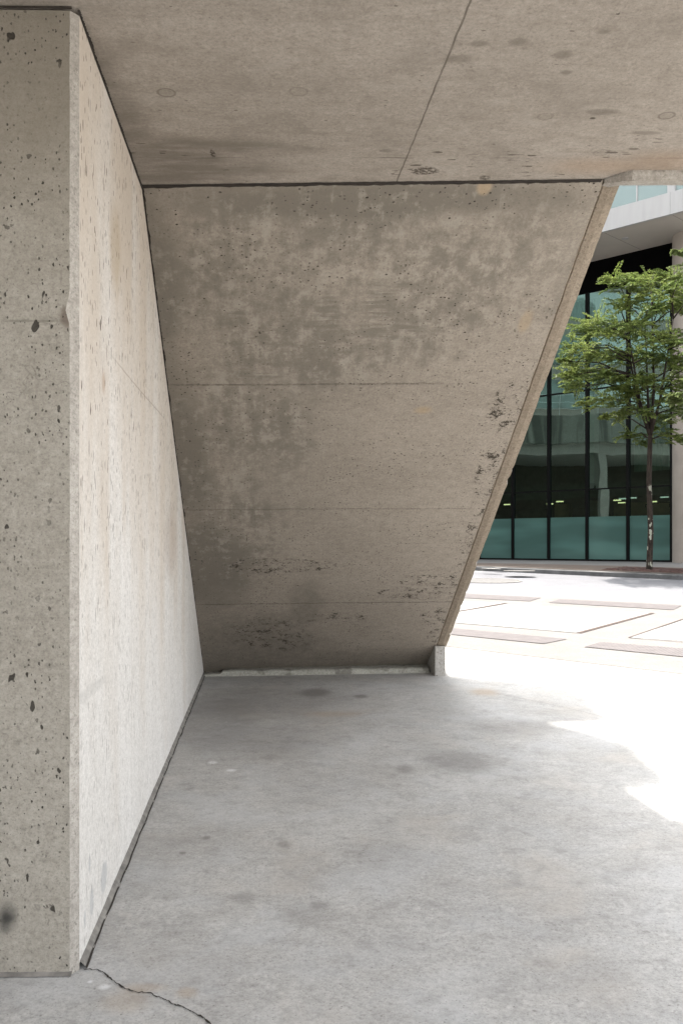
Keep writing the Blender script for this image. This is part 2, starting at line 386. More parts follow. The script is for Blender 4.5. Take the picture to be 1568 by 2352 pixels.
def mat_fascia():
    s = NT('white_panel'); v = geo_pos(s)
    n = s.noise(s.vec(v, 1.2, 1.2, .12), 2., 5, .6)
    c = s.mix(s.sm(n, .4, .7, 0., .5), (.36, .355, .35), (.26, .255, .25))
    return s.finish(c, .5, None, .4)
def mat_glass(name, tint, refl, gl=(.72, .92, .88), rough=.0, scatter=None, lift=0.0, streaks=False):
    s = NT(name); v = geo_pos(s)
    t = s.n.new('ShaderNodeBsdfTransparent'); t.inputs[0].default_value = (*tint, 1)
    g = s.n.new('ShaderNodeBsdfGlossy'); g.inputs['Color'].default_value = (*gl, 1); g.inputs['Roughness'].default_value = rough
    w = s.noise(s.vec(v, 1, 1, .45), .55, 2, .4)
    s.l.new(s.bump(w, .30, .05), g.inputs['Normal'])
    base = t.outputs[0]
    if scatter:
        d = s.n.new('ShaderNodeBsdfDiffuse')
        if streaks:
            n1 = s.noise(s.vec(v, .3, .3, 1.6), 1.0, 2, .4)
            s.put(d.inputs[0], s.mix(s.sm(n1, .35, .7), tuple(x*.8 for x in scatter[0]), tuple(x*1.25 for x in scatter[0])))
        else: d.inputs[0].default_value = (*scatter[0], 1)
        m0 = s.n.new('ShaderNodeMixShader'); m0.inputs[0].default_value = scatter[1]
        s.l.new(base, m0.inputs[1]); s.l.new(d.outputs[0], m0.inputs[2]); base = m0.outputs[0]
    m = s.n.new('ShaderNodeMixShader'); m.inputs[0].default_value = refl
    s.l.new(base, m.inputs[1]); s.l.new(g.outputs[0], m.inputs[2]); s.l.new(m.outputs[0], s.out.inputs[0])
    return s.m
def mat_leaf(name, a, b, c3):
    s = NT(name); g = s.n.new('ShaderNodeNewGeometry')
    r = g.outputs['Random Per Island']
    n = s.noise(g.outputs['Position'], 1.3, 3)
    c = s.mix(r, a, b); c = s.mix(s.sm(n, .42, .68, 0., .75), c, c3)
    d = s.n.new('ShaderNodeBsdfDiffuse'); s.l.new(c, d.inputs[0])
    t = s.n.new('ShaderNodeBsdfTranslucent'); s.l.new(c, t.inputs[0])
    gl = s.n.new('ShaderNodeBsdfGlossy'); gl.inputs['Roughness'].default_value = .45; gl.inputs['Color'].default_value = (.5, .5, .5, 1)
    m = s.n.new('ShaderNodeMixShader'); m.inputs[0].default_value = .45
    s.l.new(d.outputs[0], m.inputs[1]); s.l.new(t.outputs[0], m.inputs[2])
    m2 = s.n.new('ShaderNodeMixShader'); m2.inputs[0].default_value = .07
    s.l.new(m.outputs[0], m2.inputs[1]); s.l.new(gl.outputs[0], m2.inputs[2])
    s.l.new(m2.outputs[0], s.out.inputs[0]); return s.m
def mat_bark():
    s = NT('lichened_bark'); v = geo_pos(s)
    n = s.noise(s.vec(v, 1, 1, .3), 22, 5, .7)
    c = s.mix(s.sm(n, .35, .65), (.014, .010, .008), (.042, .032, .025))
    l = s.pores(s.vec(v, 1, 1, .6), 9, .55, 2.2, .5)
    z = s.sep(v)[2]
    c = s.mix(s.mul(s.mul(l, .8), s.sm(z, 4.2, 2.6)), c, (.34, .34, .28))
    return s.finish(c, .9, s.bump(n, .8, .02), .2)
def mat_pavers():
    s = NT('brown_pavers'); v = geo_pos(s)
    br = s.n.new('ShaderNodeTexBrick'); s.l.new(s.vec(v, 1, 1, 1), br.inputs[0])
    br.inputs['Color1'].default_value = (.105, .08, .064, 1); br.inputs['Color2'].default_value = (.09, .068, .055, 1)
    br.inputs['Mortar'].default_value = (.16, .13, .11, 1); br.inputs['Scale'].default_value = 3.
    br.inputs['Mortar Size'].default_value = .01
    n = s.noise(v, .8, 5)
    c = s.mix(s.sm(n, .4, .7, 0., .5), br.outputs[0], (.12, .10, .088))
    return s.finish(c, .8, None, .3)
def mat_grate(rot):
    s = NT('cast_grating'); v = s.tc.outputs['UV']; xy = s.sep(v)
    w = s.math('SINE', s.mul(xy[0], 150.))
    n = s.noise(v, 6, 4)
    c = s.mix(s.sm(w, -.2, .4), (.125, .113, .111), (.085, .074, .073))
    c = s.mix(s.sm(n, .4, .7, 0., .5), c, (.15, .132, .13))
    return s.finish(c, .75, s.bump(w, .3, .01), .3)

M = dict(
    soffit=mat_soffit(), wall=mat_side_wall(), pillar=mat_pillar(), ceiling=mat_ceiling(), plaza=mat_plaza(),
    chamfer=mat_rough('rubbed_chamfer_concrete', (.26,.215,.165), (.305,.255,.20), (.21,.172,.13), .55),
    edge=mat_rough('pale_arris_concrete', (.36,.335,.30), (.42,.395,.355), (.29,.265,.232), .4),
    block=mat_rough('footing_concrete', (.42,.40,.37), (.48,.46,.43), (.34,.32,.29)),
    conc=mat_rough('rough_concrete', (.37,.35,.32), (.42,.4,.37), (.3,.28,.26), .4),
    strip=mat_strip(), stained=mat_stained(), fascia=mat_fascia(),
    sealant=plain('joint_sealant', (.19, .178, .162), .9, var=.4, sc=12),
    dark=plain('joint_dirt', (.025, .02, .016), 1., var=.3, sc=20),
    road=mat_rough('road_concrete', (.18,.18,.19), (.20,.20,.21), (.15,.15,.157), .0),
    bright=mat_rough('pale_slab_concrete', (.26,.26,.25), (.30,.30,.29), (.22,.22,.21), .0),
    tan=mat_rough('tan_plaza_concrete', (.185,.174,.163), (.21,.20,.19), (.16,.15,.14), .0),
    walk=plain('grey_sidewalk', (.14, .135, .13), .8, var=.2, sc=.7), pavers=mat_pavers(),
    kerb=plain('kerb_granite', (.085, .085, .085), .8, var=.3, sc=4), grate=mat_grate(0),
    mulch=plain('mulch', (.055, .03, .025), 1., var=.6, sc=14), iron=plain('cast_iron', (.13, .125, .12), .7, var=.2, sc=10),
    black=plain('black_aluminium', (.003, .003, .003), .6, var=.1, spec=.1), void=plain('dark_cladding', (.002, .002, .002), .9, var=.1, spec=.02),
    bsoffit=plain('smooth_soffit', (.42, .385, .345), .7, var=.07, sc=.5), column=plain('tan_column_stone', (.29, .255, .222), .75, var=.10, sc=1.3),
    curtain=plain('curtain_cloth', (.27, .255, .20), .9, var=.1), room=plain('dim_room_paint', (.08, .066, .052), .9, var=.2),
    ochre=plain('ochre_room_paint', (.42, .30, .16), .9, var=.2), floorin=plain('room_floor', (.12, .11, .10), .6, var=.1),
    wire=plain('galvanised_wire', (.6, .62, .62), .4, var=.05), worn=plain('worn_paint', (.36, .35, .33), .8, var=.3, sc=8), white=plain('white_road_paint', (.75, .75, .73), .7, var=.1),
    glass=mat_glass('tinted_glass', (.20, .36, .31), .40, (.50, .68, .61)), frost=mat_glass('frosted_glass', (.12, .22, .2), .14, (.5, .7, .66), .10, ((.075, .15, .132), .85), streaks=True),
    pale_glass=mat_glass('pale_glass', (.5, .6, .58), .35, (.6, .68, .67), .02, ((.36, .42, .41), .6)),
    leaf=mat_leaf('elm_leaves', (.15, .205, .05), (.28, .33, .10), (.085, .145, .045)),
    leaf2=mat_leaf('elm_leaves_pale', (.16, .21, .07), (.26, .30, .12), (.11, .17, .055)), bark=mat_bark())
def lamp_mat(name, col, st):
    s = NT(name); e = s.n.new('ShaderNodeEmission'); e.inputs[0].default_value = (*col, 1); e.inputs[1].default_value = st
    s.l.new(e.outputs[0], s.out.inputs[0]); return s.m
M['lamp'] = lamp_mat('warm_lamp', (1, .72, .38), .9)
M['lampw'] = lamp_mat('white_lamp', (1, .93, .8), .35)
def wob(x, y, z=0., k=1.): return mnoise.noise(Vector((x*k, y*k, z*k)))

# ------------------------------------------------------------------ ground, road, sidewalk
def sheet(name, poly, dz, mat, kind='structure', uvdir=None, th=None):
    uv = None
    if len(poly) == 4 and not uvdir:
        q = [Vector(p) for p in poly]; n1, n2 = 60, 6; vs = []
        for i in range(n1+1):
            for j in range(n2+1):
                p = q[0].lerp(q[1], i/n1).lerp(q[3].lerp(q[2], i/n1), j/n2); vs.append((p.x, p.y, gz(p.y)+dz))
        fs = [(i*(n2+1)+j, (i+1)*(n2+1)+j, (i+1)*(n2+1)+j+1, i*(n2+1)+j+1) for i in range(n1) for j in range(n2)]
        o = mesh_obj(name, vs, fs, mat)
        if kind: o['kind'] = kind
        return o
    vs = [Vector((x, y, gz(y)+dz)) for x, y in poly]
    if uvdir:
        o = vs[0]; d = (vs[1]-o).normalized(); e = Vector((-d.y, d.x, 0))
        uv = [((v-o).dot(d), (v-o).dot(e)) for v in vs]
    o = mesh_obj(name, vs, [tuple(range(len(vs)))], mat, uvs=uv)
    if kind: o['kind'] = kind
    return o
# one sheet to the horizon: follows the gentle rise to the street, then stays level
ys = [-400, -40, -8, 0, 5, 10, 15, 20, 27.8, 40, 120, 900]
xs = [-900, -60, -10, 0, 10, 60, 900]
gv = [(x, y, (GM*max(y, -8) if y < 27.8 else GM*27.8)) for y in ys for x in xs]
gf = [(j*7+i, j*7+i+1, (j+1)*7+i+1, (j+1)*7+i) for j in range(len(ys)-1) for i in range(6)]
ground = mesh_obj('ground', gv, gf, M['plaza']); ground['kind'] = 'structure'
def g2(px, py): p = gpt(px, py); return (p.x, p.y)
def ext(a, b, k):                                   # extend segment a->b beyond b by k metres
    d = Vector((b[0]-a[0], b[1]-a[1])).normalized(); return (b[0]+d.x*k, b[1]+d.y*k)
kA, kB = g2(1091, 1311), g2(1568, 1333)             # kerb foot line
rA, rB = g2(1075.5, 1363.4), g2(1568, 1389.5)       # plaza / road line
kL, kR = ext(kB, kA, 40), ext(kA, kB, 30)
rL, rR = ext(rB, rA, 40), ext(rA, rB, 30)
sheet('road', [rL, rR, kR, kL], .004, M['road'])
c3 = lambda cx, cy: g2(939.2 + cx*.4011, 1225 + cy*.4011)
tA, tB = c3(240, 655), c3(1568, 810)
tL, tR = ext(tB, tA, 12), ext(tA, tB, 18)
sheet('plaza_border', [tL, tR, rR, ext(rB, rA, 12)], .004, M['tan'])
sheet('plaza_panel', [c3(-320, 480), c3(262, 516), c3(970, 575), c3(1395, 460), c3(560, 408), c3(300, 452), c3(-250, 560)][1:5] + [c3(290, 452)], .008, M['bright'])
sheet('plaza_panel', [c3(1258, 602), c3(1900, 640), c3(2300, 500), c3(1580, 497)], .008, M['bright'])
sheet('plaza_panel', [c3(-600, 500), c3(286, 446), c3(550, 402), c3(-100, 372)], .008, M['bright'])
def joint_line(pts, w, name='expansion_joint'):
    vs, fs = [], []
    for i, p in enumerate(pts):
        a = Vector(pts[max(0, i-1)]); b = Vector(pts[min(len(pts)-1, i+1)]); d = (b-a).normalized(); n = Vector((-d.y, d.x))
        for k in (-1, 1): q = Vector(p)+n*w*k; vs.append((q.x, q.y, gz(q.y)+.012))
    for i in range(len(pts)-1): fs.append((2*i, 2*i+2, 2*i+3, 2*i+1))
    o = mesh_obj(name, vs, fs, M['sealantr']); o['kind'] = 'structure'; return o
M['sealantr'] = plain('rust_joint_filler', (.07, .048, .04), .9, var=.3, sc=6)
joint_line([c3(970, 575), c3(1395, 460)], .035)
joint_line([c3(290, 450), c3(555, 403)], .035)
joint_line([c3(262, 516), c3(970, 575)], .008)
joint_line([c3(1258, 602), c3(1568, 628)], .010)
joint_line([c3(1258, 602), c3(1568, 495)], .014)
for q in ([(300-900, 290), (300, 348), (755, 372), (690, 392), (290, 372), (-700, 310)], [(860, 380), (1560, 417), (1510, 442), (800, 400)],
          [(-400, 490), (250, 548), (905, 610), (770, 637), (240, 584), (-500, 520)], [(1100, 628), (2300, 722), (2250, 780), (1000, 655)]):
    pl = [c3(*p) for p in q]
    if len(q) == 6: pl = pl[1:5]
    sheet('paving_grating', pl, .012, M['grate'], uvdir=True)
# kerb and sidewalk (level along the building front)
KH = .13
FD = Vector((-1, 1)).normalized(); FN = Vector((-1, -1)).normalized()   # facade runs FD, faces FN
P0 = Vector((11.87, 33.5)); BZ = .955                                   # facade line origin, ground floor level
def fp(t, out=0.0): v = P0 + Vector((-1, 1))*t + FN*out; return (v.x, v.y)
def kz(p, q): return gz(p[1])
mb = MB()
kd = Vector((kL[0]-kR[0], kL[1]-kR[1])).normalized(); kn = Vector((kd.y, -kd.x))
if kn.y < 0: kn = -kn
def off2(p, k): return (p[0]+kn.x*k, p[1]+kn.y*k)
def kp(u): return (kR[0]+(kL[0]-kR[0])*u, kR[1]+(kL[1]-kR[1])*u)
N = 40
kv = []; kf = []
for i in range(N+1):
    p = kp(i/N); q = off2(p, .15); z = gz(p[1])
    kv += [(p[0], p[1], z-.1), (p[0], p[1], z+KH-.02), (p[0]+kn.x*.02, p[1]+kn.y*.02, z+KH), (q[0], q[1], z+KH), (q[0], q[1], z-.1)]
for i in range(N):
    for j in range(4): kf.append((i*5+j, i*5+j+1, i*5+5+j+1, i*5+5+j))
kerb = mesh_obj('kerb', kv, kf, M['kerb']); kerb['kind'] = 'structure'
sv, sf = [], []
FL, FR = fp(34), fp(-22)
for i in range(N+1):
    a = off2(kp(i/N), .15); b = (FR[0]+(FL[0]-FR[0])*i/N, FR[1]+(FL[1]-FR[1])*i/N)
    za = gz(a[1])+KH-.003
    for k in range(5):
        u = k/4; sv.append((a[0]+(b[0]-a[0])*u, a[1]+(b[1]-a[1])*u, za+(BZ-za)*min(1, u*1.3)))
for i in range(N):
    for k in range(4): sf.append((i*5+k, i*5+k+1, i*5+5+k+1, i*5+5+k))
sidewalk = mesh_obj('sidewalk', sv, sf, M['walk']); sidewalk['kind'] = 'structure'
def swz(x, y):
    # height of the sidewalk top near (x,y): interpolate between kerb and facade line
    best = None
    s0 = (Vector((x, y))-Vector(off2(kR, .15))).dot(kn)
    a = Vector((x, y))-kn*s0; za = gz(a.y)+KH-.003
    # distance to facade line along kn
    den = kn.dot(FN); t = (P0-Vector((x, y))).dot(FN)/den
    u = s0/(s0+abs(t)) if s0+abs(t) > 0 else 0
    return za+(BZ-za)*min(1, u*1.3)
# paver band next to the kerb
pv_, pf_ = [], []
for i in range(N+1):
    a = off2(kp(i/N), .35); b = off2(kp(i/N), 3.6)
    for k in range(5):
        u = k/4; x, y = a[0]+(b[0]-a[0])*u, a[1]+(b[1]-a[1])*u
        pv_.append((x, y, swz(x, y)+.012))
for i in range(N):
    for k in range(4): pf_.append((i*5+k, i*5+k+1, i*5+5+k+1, i*5+5+k))
o = mesh_obj('paver_path', pv_, pf_, M['pavers']); o['kind'] = 'structure'
# manhole covers
def manhole(name, c, r, z, label, grp):
    b = MB(); n = 32
    ring = lambda rr, zz: [(c[0]+math.cos(2*math.pi*i/n)*rr, c[1]+math.sin(2*math.pi*i/n)*rr, zz+(gz(c[1]+math.sin(2*math.pi*i/n)*rr)-gz(c[1]))*(1 if r > .5 else .15)) for i in range(n)]
    e = empty(name, (c[0], c[1], z), label, 'manhole cover', grp)
    vs = ring(r, z+.004)+ring(r, z+.012)+ring(r*.9, z+.012)+ring(r*.9, z+.004)
    fs = [(k*n+i, k*n+(i+1) % n, (k+1)*n+(i+1) % n, (k+1)*n+i) for k in range(3) for i in range(n)]
    mesh_obj('frame', vs, fs, M['sealant'], e)
    vs = ring(r*.89, z+.003)+ring(r*.89, z+.009); mesh_obj('cover', vs, [tuple(range(n, 2*n))]+[(i, (i+1) % n, n+(i+1) % n, n+i) for i in range(n)], M['iron'], e)
c = gpt(939.2+450*.4011, 1225+274*.4011); manhole('manhole_cover', (c.x, c.y), .85, c.z+.006, 'wide round manhole cover lying in the pale road', 'manhole covers')
# sidewalk cover sits above the plaza plane
def on_walk(px, py):
    d = 24.
    for _ in range(60):
        x = (px-CX)/F*d; d = (EYE-swz(x, d))*F/(py-HOR)
        d = max(20, min(45, d))
    return Vector(((px-CX)/F*d, d, swz((px-CX)/F*d, d)))
c = on_walk(939.2+630*.4011, 1225+219*.4011)
manhole('manhole_cover', (c.x, c.y), .42, swz(c.x, c.y)+.014, 'small round manhole cover in the brown sidewalk pavers', 'manhole covers')

# tree pit with mulch
TD = 25.6; TX = (1490.7-CX)/F*TD
def trap(cx, py): # photo px on sidewalk level near kerb
    dd = (EYE-.87)*F/(py-HOR); return ((cx-CX)/F*dd, dd)
tz = swz(TX, TD)
kdv = Vector((kd.x, kd.y))
pc = Vector((TX, TD)) + kdv*.0
pit = [pc+kdv*1.15+kn*-.55, pc-kdv*1.15+kn*-.55, pc-kdv*1.15+kn*.85, pc+kdv*1.15+kn*.85]
bedv = []; bedf = []; K = 22
for i in range(K+1):
    for j in range(K+1):
        a = pit[0].lerp(pit[1], i/K); b = pit[3].lerp(pit[2], i/K); q = a.lerp(b, j/K)
        e = min(i, j, K-i, K-j)
        bedv.append((q.x, q.y, swz(q.x, q.y)+.016+(.02+random.random()*.045 if e > 0 else .0)))
bedf = [(i*(K+1)+j, (i+1)*(K+1)+j, (i+1)*(K+1)+j+1, i*(K+1)+j+1) for i in range(K) for j in range(K)]
o = mesh_obj('mulch_bed', bedv, bedf, M['mulch']); o['kind'] = 'stuff'
o['label'] = 'dark brown mulch in the square bed round the street tree'
# paint scuffs on the sidewalk pavers
for (cx, cy, w_, h_) in ((470, 205, .32, .06), (520, 198, .25, .04), (1070, 221, .3, .03)):
    c = on_walk(939.2+cx*.4011, 1225+cy*.4011); vs = []
    for i in range(24):
        a = 2*math.pi*i/24; k = 1+.5*wob(i, cx, 0, .9)
        x = c.x+math.cos(a)*w_*k*kd.x+math.sin(a)*h_*k*2*kn.x; y = c.y+math.cos(a)*w_*k*kd.y+math.sin(a)*h_*k*2*kn.y
        vs.append((x, y, swz(x, y)+.018))
    o = mesh_obj('paint_mark', vs, [tuple(range(24))], M['worn']); o['kind'] = 'structure'
# pavement crack in the plaza (lower left)
cr = [(191,2228),(225,2230),(240,2238),(262,2256),(285,2272),(310,2280),(345,2284),(372,2296),(398,2308),(420,2316),(438,2324),(455,2334),(470,2342),(484,2356),(500,2376),(512,2400)]
pts = []
for i in range(len(cr)-1):
    for k in range(7):
        u = k/7; x = cr[i][0]+(cr[i+1][0]-cr[i][0])*u; y = cr[i][1]+(cr[i+1][1]-cr[i][1])*u
        pts.append((x+random.uniform(-1.2, 1.2), y+random.uniform(-1.6, 1.6)))
vs, fs = [], []
for i, p in enumerate(pts):
    g = g2(*p); n = len(pts); w = .0012+.007*max(0, wob(i*.21, 0, 3))+.0016*random.random()
    if i < 6: w *= .6
    a = Vector(g2(*pts[max(0, i-1)])); b = Vector(g2(*pts[min(n-1, i+1)])); d = (b-a).normalized(); q = Vector((-d.y, d.x))*w
    vs += [(g[0]-q.x, g[1]-q.y, gz(g[1])+.003), (g[0]+q.x, g[1]+q.y, gz(g[1])+.003)]
for i in range(len(pts)-1): fs.append((2*i, 2*i+2, 2*i+3, 2*i+1))
o = mesh_obj('pavement_crack', vs, fs, M['dark']); o['kind'] = 'structure'
cr2 = [(1130, 1592), (1200, 1606), (1262, 1618), (1330, 1634), (1400, 1652), (1470, 1664)]
vs, fs = [], []
for i, p in enumerate(cr2):
    g = g2(*p); vs += [(g[0], g[1]-.004, gz(g[1])+.003), (g[0], g[1]+.004, gz(g[1])+.003)]
for i in range(len(cr2)-1): fs.append((2*i, 2*i+2, 2*i+3, 2*i+1))
o = mesh_obj('pavement_crack', vs, fs, M['sealant']); o['kind'] = 'structure'

# ------------------------------------------------------------------ left wall with its pitted end face
wall = empty('side_wall', (-.95, 3.3, gz(3.3)), 'pale smooth concrete side wall running back to the stair, with pitted brown end face', 'wall')
YB = 13.0
# end face with an irregular arris
NZ = 160; ZT = CEIL-.012
vs, uv, fs = [], [], []
def arris(z):
    a = .0016*wob(z, 1, 0, 6)+.0012*wob(z, 4, 0, 25)
    a -= .014*math.exp(-((z-2.42)/.035)**2) + .005*math.exp(-((z-2.62)/.12)**2)*abs(wob(z, 9, 0, 20))*2
    return a
for i in range(NZ+1):
    z = gz(3.27)-.05+(ZT-gz(3.27)+.05)*i/NZ
    a = arris(z)
    for x in (-3.2, -1.6, -1.15, -.949+a):
        vs.append((x, 3.27-.0*(x+.949)+(-.949-x)*-.02 + (0 if x < -1.1 else .002*wob(z, x, 2, 9)), z)); uv.append((x, z))
for i in range(NZ):
    for k in range(3): fs.append((i*4+k, i*4+k+1, i*4+5+k, i*4+4+k))
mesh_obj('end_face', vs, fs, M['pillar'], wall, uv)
vs, fs = [], []
for i in range(NZ+1):
    z = gz(3.27)-.05+(ZT-gz(3.27)+.05)*i/NZ; a = arris(z); b = .0012*wob(z, 7, 0, 14)
    vs += [(-.949+a, 3.27+(.002*wob(z, -.949, 2, 9)), z), (-.937+a*.4, 3.284, z), (WX+b, WY+b, z)]
for i in range(NZ): fs += [(i*3, i*3+1, i*3+4, i*3+3), (i*3+1, i*3+2, i*3+5, i*3+4)]
mesh_obj('chamfer', vs, fs, M['edge'], wall)
# long face
NYW = 60; vs, uv, fs = [], [], []
for j in range(NYW+1):
    y = WY+(YB-WY)*j/NYW; z0 = gz(y)+.022
    for k in range(9):
        z = z0+(ZT-z0)*k/8; vs.append((wall_x(y)+.0015*wob(y, z, 0, 3)*(j > 0), y, z)); uv.append((y-WY, z))
for j in range(NYW):
    for k in range(8): fs.append((j*9+k, (j+1)*9+k, (j+1)*9+k+1, j*9+k+1))
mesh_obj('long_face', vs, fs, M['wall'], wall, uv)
b = MB(); b.prism([(-3.2, 3.35), (WX-.03, 3.35), (wall_x(YB)-.03, YB-.02), (-3.2, YB-.02)], -.1, CEIL+.2)
b.build('core', M['conc'], wall)
# sealant strip at the wall foot
vs, fs = [], []
NS = 150
for j in range(NS+1):
    y = WY+.005+(9.5-WY)*j/NS; w = .021+.005*wob(y, 0, 0, 5)+.004*wob(y, 3, 0, 30); x = wall_x(y)
    vs += [(x-.004, y, gz(y)+.030+.003*wob(y, 2, 0, 8)), (x+w*.55, y, gz(y)+.018+.002*wob(y, 5, 0, 20)), (x+w, y, gz(y)+.006), (x+w+.003, y, gz(y)-.01)]
for j in range(NS):
    for k in range(3): fs.append((j*4+k, j*4+k+1, j*4+5+k, j*4+4+k))
mesh_obj('joint_sealant', vs, fs, M['sealant'], wall)
vs, fs = [], []
for j in range(NS+1):
    y = WY+.005+(9.5-WY)*j/NS; x = wall_x(y)+.021+.005*wob(y, 0, 0, 5); w = .002+.005*max(0, wob(y, 8, 0, 4))
    vs += [(x-.002, y, gz(y)+.010), (x+w, y, gz(y)+.0035)]
for j in range(NS): fs.append((j*2, j*2+1, j*2+3, j*2+2))
mesh_obj('dirt_line', vs, fs, M['dark'], wall)
vs, fs = [], []
for j in range(41):
    x = -1.5+.56*j/40; y = 3.27-(-.949-x)*.02-.001; w = .006+.004*wob(x, 0, 0, 20)
    vs += [(x, y-.012-w, gz(y)+.003), (x, y, gz(y)+.006+w)]
for j in range(40): fs.append((j*2, j*2+2, j*2+3, j*2+1))
mesh_obj('dirt_line', vs, fs, M['sealant'], wall)

# ------------------------------------------------------------------ ceiling: underside of the landing
land = empty('overhead_landing', (0, 1.0, CEIL), 'tan concrete landing soffit overhead with a long seam and round tie marks', 'landing')
XR = 1.85
YJ = 4.835
vs, uv, fs = [], [], []
NX, NY = 60, 50
def yfar(x):
    t = (x-TL.x)/(TR.x-TL.x); e = TL.y+(TR.y-TL.y)*t-.005
    if x > 1.34: e = 4.80-(min(x, 1.45)-1.34)/.11*.10
    return e+.004*wob(x, 0, 0, 9)
for i in range(NX+1):
    x = -4.5+(XR+4.5)*i/NX if i else -4.5
    for j in range(NY+1):
        y = .4+(yfar(x)-.4)*j/NY
        vs.append((x, y, CEIL+.0015*wob(x, y, 0, 2))); uv.append((x, y))
for i in range(NX):
    for j in range(NY): fs.append((i*(NY+1)+j, i*(NY+1)+j+1, (i+1)*(NY+1)+j+1, (i+1)*(NY+1)+j))
mesh_obj('soffit', vs, fs, M['ceiling'], land, uv)
b = MB()
b.prism([(-4.5, .4), (XR, .4), (XR, 4.69), (1.45, 4.69), (1.34, 4.79), (-1.05, 4.86), (-4.5, 4.86)], CEIL+.03, CEIL+.30)
b.prism([(XR-.15, .4), (XR, .4), (XR, 4.69), (XR-.15, 4.69)], CEIL+.30, CEIL+1.25)
b.prism([(1.5, 4.55), (XR-.15, 4.55), (XR-.15, 4.69), (1.5, 4.69)], CEIL+.30, CEIL+1.25)
b.build('slab', M['conc'], land)
vs, fs = [], []
for j in range(301):
    y = 3.28+(4.90-3.28)*j/300; x = wall_x(y); w = .001+.008*max(0, wob(y, 0, 0, 7))+.004*random.random()
    vs += [(x-.001, y, CEIL-.007), (x+.003, y, CEIL-.003), (x+.003+w, y, CEIL-.0025)]
for j in range(300):
    for k in range(2): fs.append((3*j+k, 3*j+k+1, 3*j+4+k, 3*j+3+k))
mesh_obj('joint_dirt', vs, fs, M['dark'], land)
vs, fs = [], []
for j in range(121):
    x = -1.9+.96*j/120; y = 3.27+(-.949-x)*.02*-1-.004; w = .004+.006*max(0, wob(x, 0, 0, 12))
    vs += [(x, y, CEIL-.005-w*.7), (x, y-.003, CEIL-.004), (x, y-.003-w*.4, CEIL-.0025)]
for j in range(120):
    for k in range(2): fs.append((3*j+k, 3*j+k+1, 3*j+4+k, 3*j+3+k))
mesh_obj('joint_dirt', vs, fs, M['dark'], land)
# downstand lip along the free edge, turning the corner into the stair chamfer
vs, fs = [], []
path = [(1.352, 4.812), (1.385, 4.772), (1.43, 4.715), (1.46, 4.695)] + [(1.46+.02*i, 4.695+.002*wob(i, 0, 0, .7)) for i in range(1, 66)]
for i, (x, y) in enumerate(path):
    dz = .050+.0025*wob(x, 1, 0, 12); dz = dz*min(1, .35+i*.25)
    vs += [(x, y, CEIL+.012), (x, y, CEIL-dz*.25), (x, y+.012, CEIL-dz), (x, y+.085, CEIL-dz+.006), (x, y+.085, CEIL+.05)]
for i in range(len(path)-1):
    for k in range(4): fs.append((i*5+k, i*5+5+k, i*5+6+k, i*5+1+k))
mesh_obj('drip_edge', vs, fs, M['edge'], land)

bw = empty('light_block_wall', (-4.6, -2, 0), 'plain concrete wall added unseen at the left behind the viewer to balance the light', 'wall')  # unseen wall, added to hold back light from the left
b = MB(); b.box((-4.8, -3.0, -.3), (-4.505, 3.2, CEIL+.03)); b.build('panel', M['conc'], bw)
# ------------------------------------------------------------------ the stair flight and its sloping soffit
st = empty('stair_flight', (0, 9.7, gz(9.7)), 'blotched concrete underside of a stair flight leaning from the floor up to the landing', 'staircase')
NU, NV = 50, 110
vs, uv, fs = [], [], []
g0 = .006
for i in range(NU+1):
    for j in range(NV+1):
        s_, t_ = i/NU, j/NV
        s2 = .004+s_*(.996); t2 = t_*1.006
        p = S(s2, t2); n = .0025*wob(p.x, p.y, p.z, 2.5)
        if i == 0: n = 0
        vs.append((p.x+(.004*wob(p.y, 0, 0, 7) if i == NU else 0), p.y, p.z+n)); uv.append((s2*UW, t2*VL))
for i in range(NU):
    for j in range(NV): fs.append((i*(NV+1)+j, i*(NV+1)+j+1, (i+1)*(NV+1)+j+1, (i+1)*(NV+1)+j))
mesh_obj('soffit', vs, fs, M['soffit'], st, uv)
# chamfer band along the free edge, chipped
NB = 260
def band(t, which):
    """which 0 inner .. 1 outer; t from the lower end (at the footing block) to the landing"""
    t0 = (9.91-9.465)/(9.91-4.83); tt = t0+(1-t0)*t
    pin = S(1, tt)
    w = .108+(.092-.108)*t
    chip = 0
    for c0, cw, cd in ((.05, .006, .018), (.155, .008, .012), (.205, .006, .010), (.30, .010, .014), (.52, .012, .012), (.545, .006, .008), (.70, .005, .006)):
        chip = max(chip, cd*max(0, 1-abs(t-c0)/cw))
    jit = .0025*wob(t, 0, 0, 60)+.0015*wob(t, 5, 0, 200)+.003*wob(t, 5, 0, 14)
    x = pin.x+w*which - (chip+jit if which == 1 else 0) + (.003*wob(t, 9, 0, 50) if 0 < which < 1 else 0)
    z = pin.z + {0: 0, .07: .010, .13: .001, .55: -.006, 1: .002}[which]
    return Vector((x, pin.y, z))
vs, fs = [], []
W5 = (0, .07, .13, .55, 1)
for j in range(NB+1):
    for w in W5: vs.append(band(j/NB, w))
for j in range(NB):
    for k in range(4): fs.append((j*5+k, j*5+5+k, j*5+6+k, j*5+k+1))
mesh_obj('chamfer_band', vs, fs, M['chamfer'], st)
# outer side: string with solid parapet
vs, fs = [], []
for j in range(NB+1):
    p = band(j/NB, 1)
    vs += [p, p+Vector((.004, .004, .015)), p+Vector((.004, 0, 1.25)), p+Vector((-.14, 0, 1.25)), p+Vector((-.14, 0, .3))]
for j in range(NB):
    for k in range(4): fs.append((j*5+k, j*5+5+k, j*5+6+k, j*5+k+1))
fs += [(0, 1, 2, 3, 4), tuple(NB*5+k for k in (4, 3, 2, 1, 0))]
mesh_obj('parapet', vs, fs, M['edge'], st)
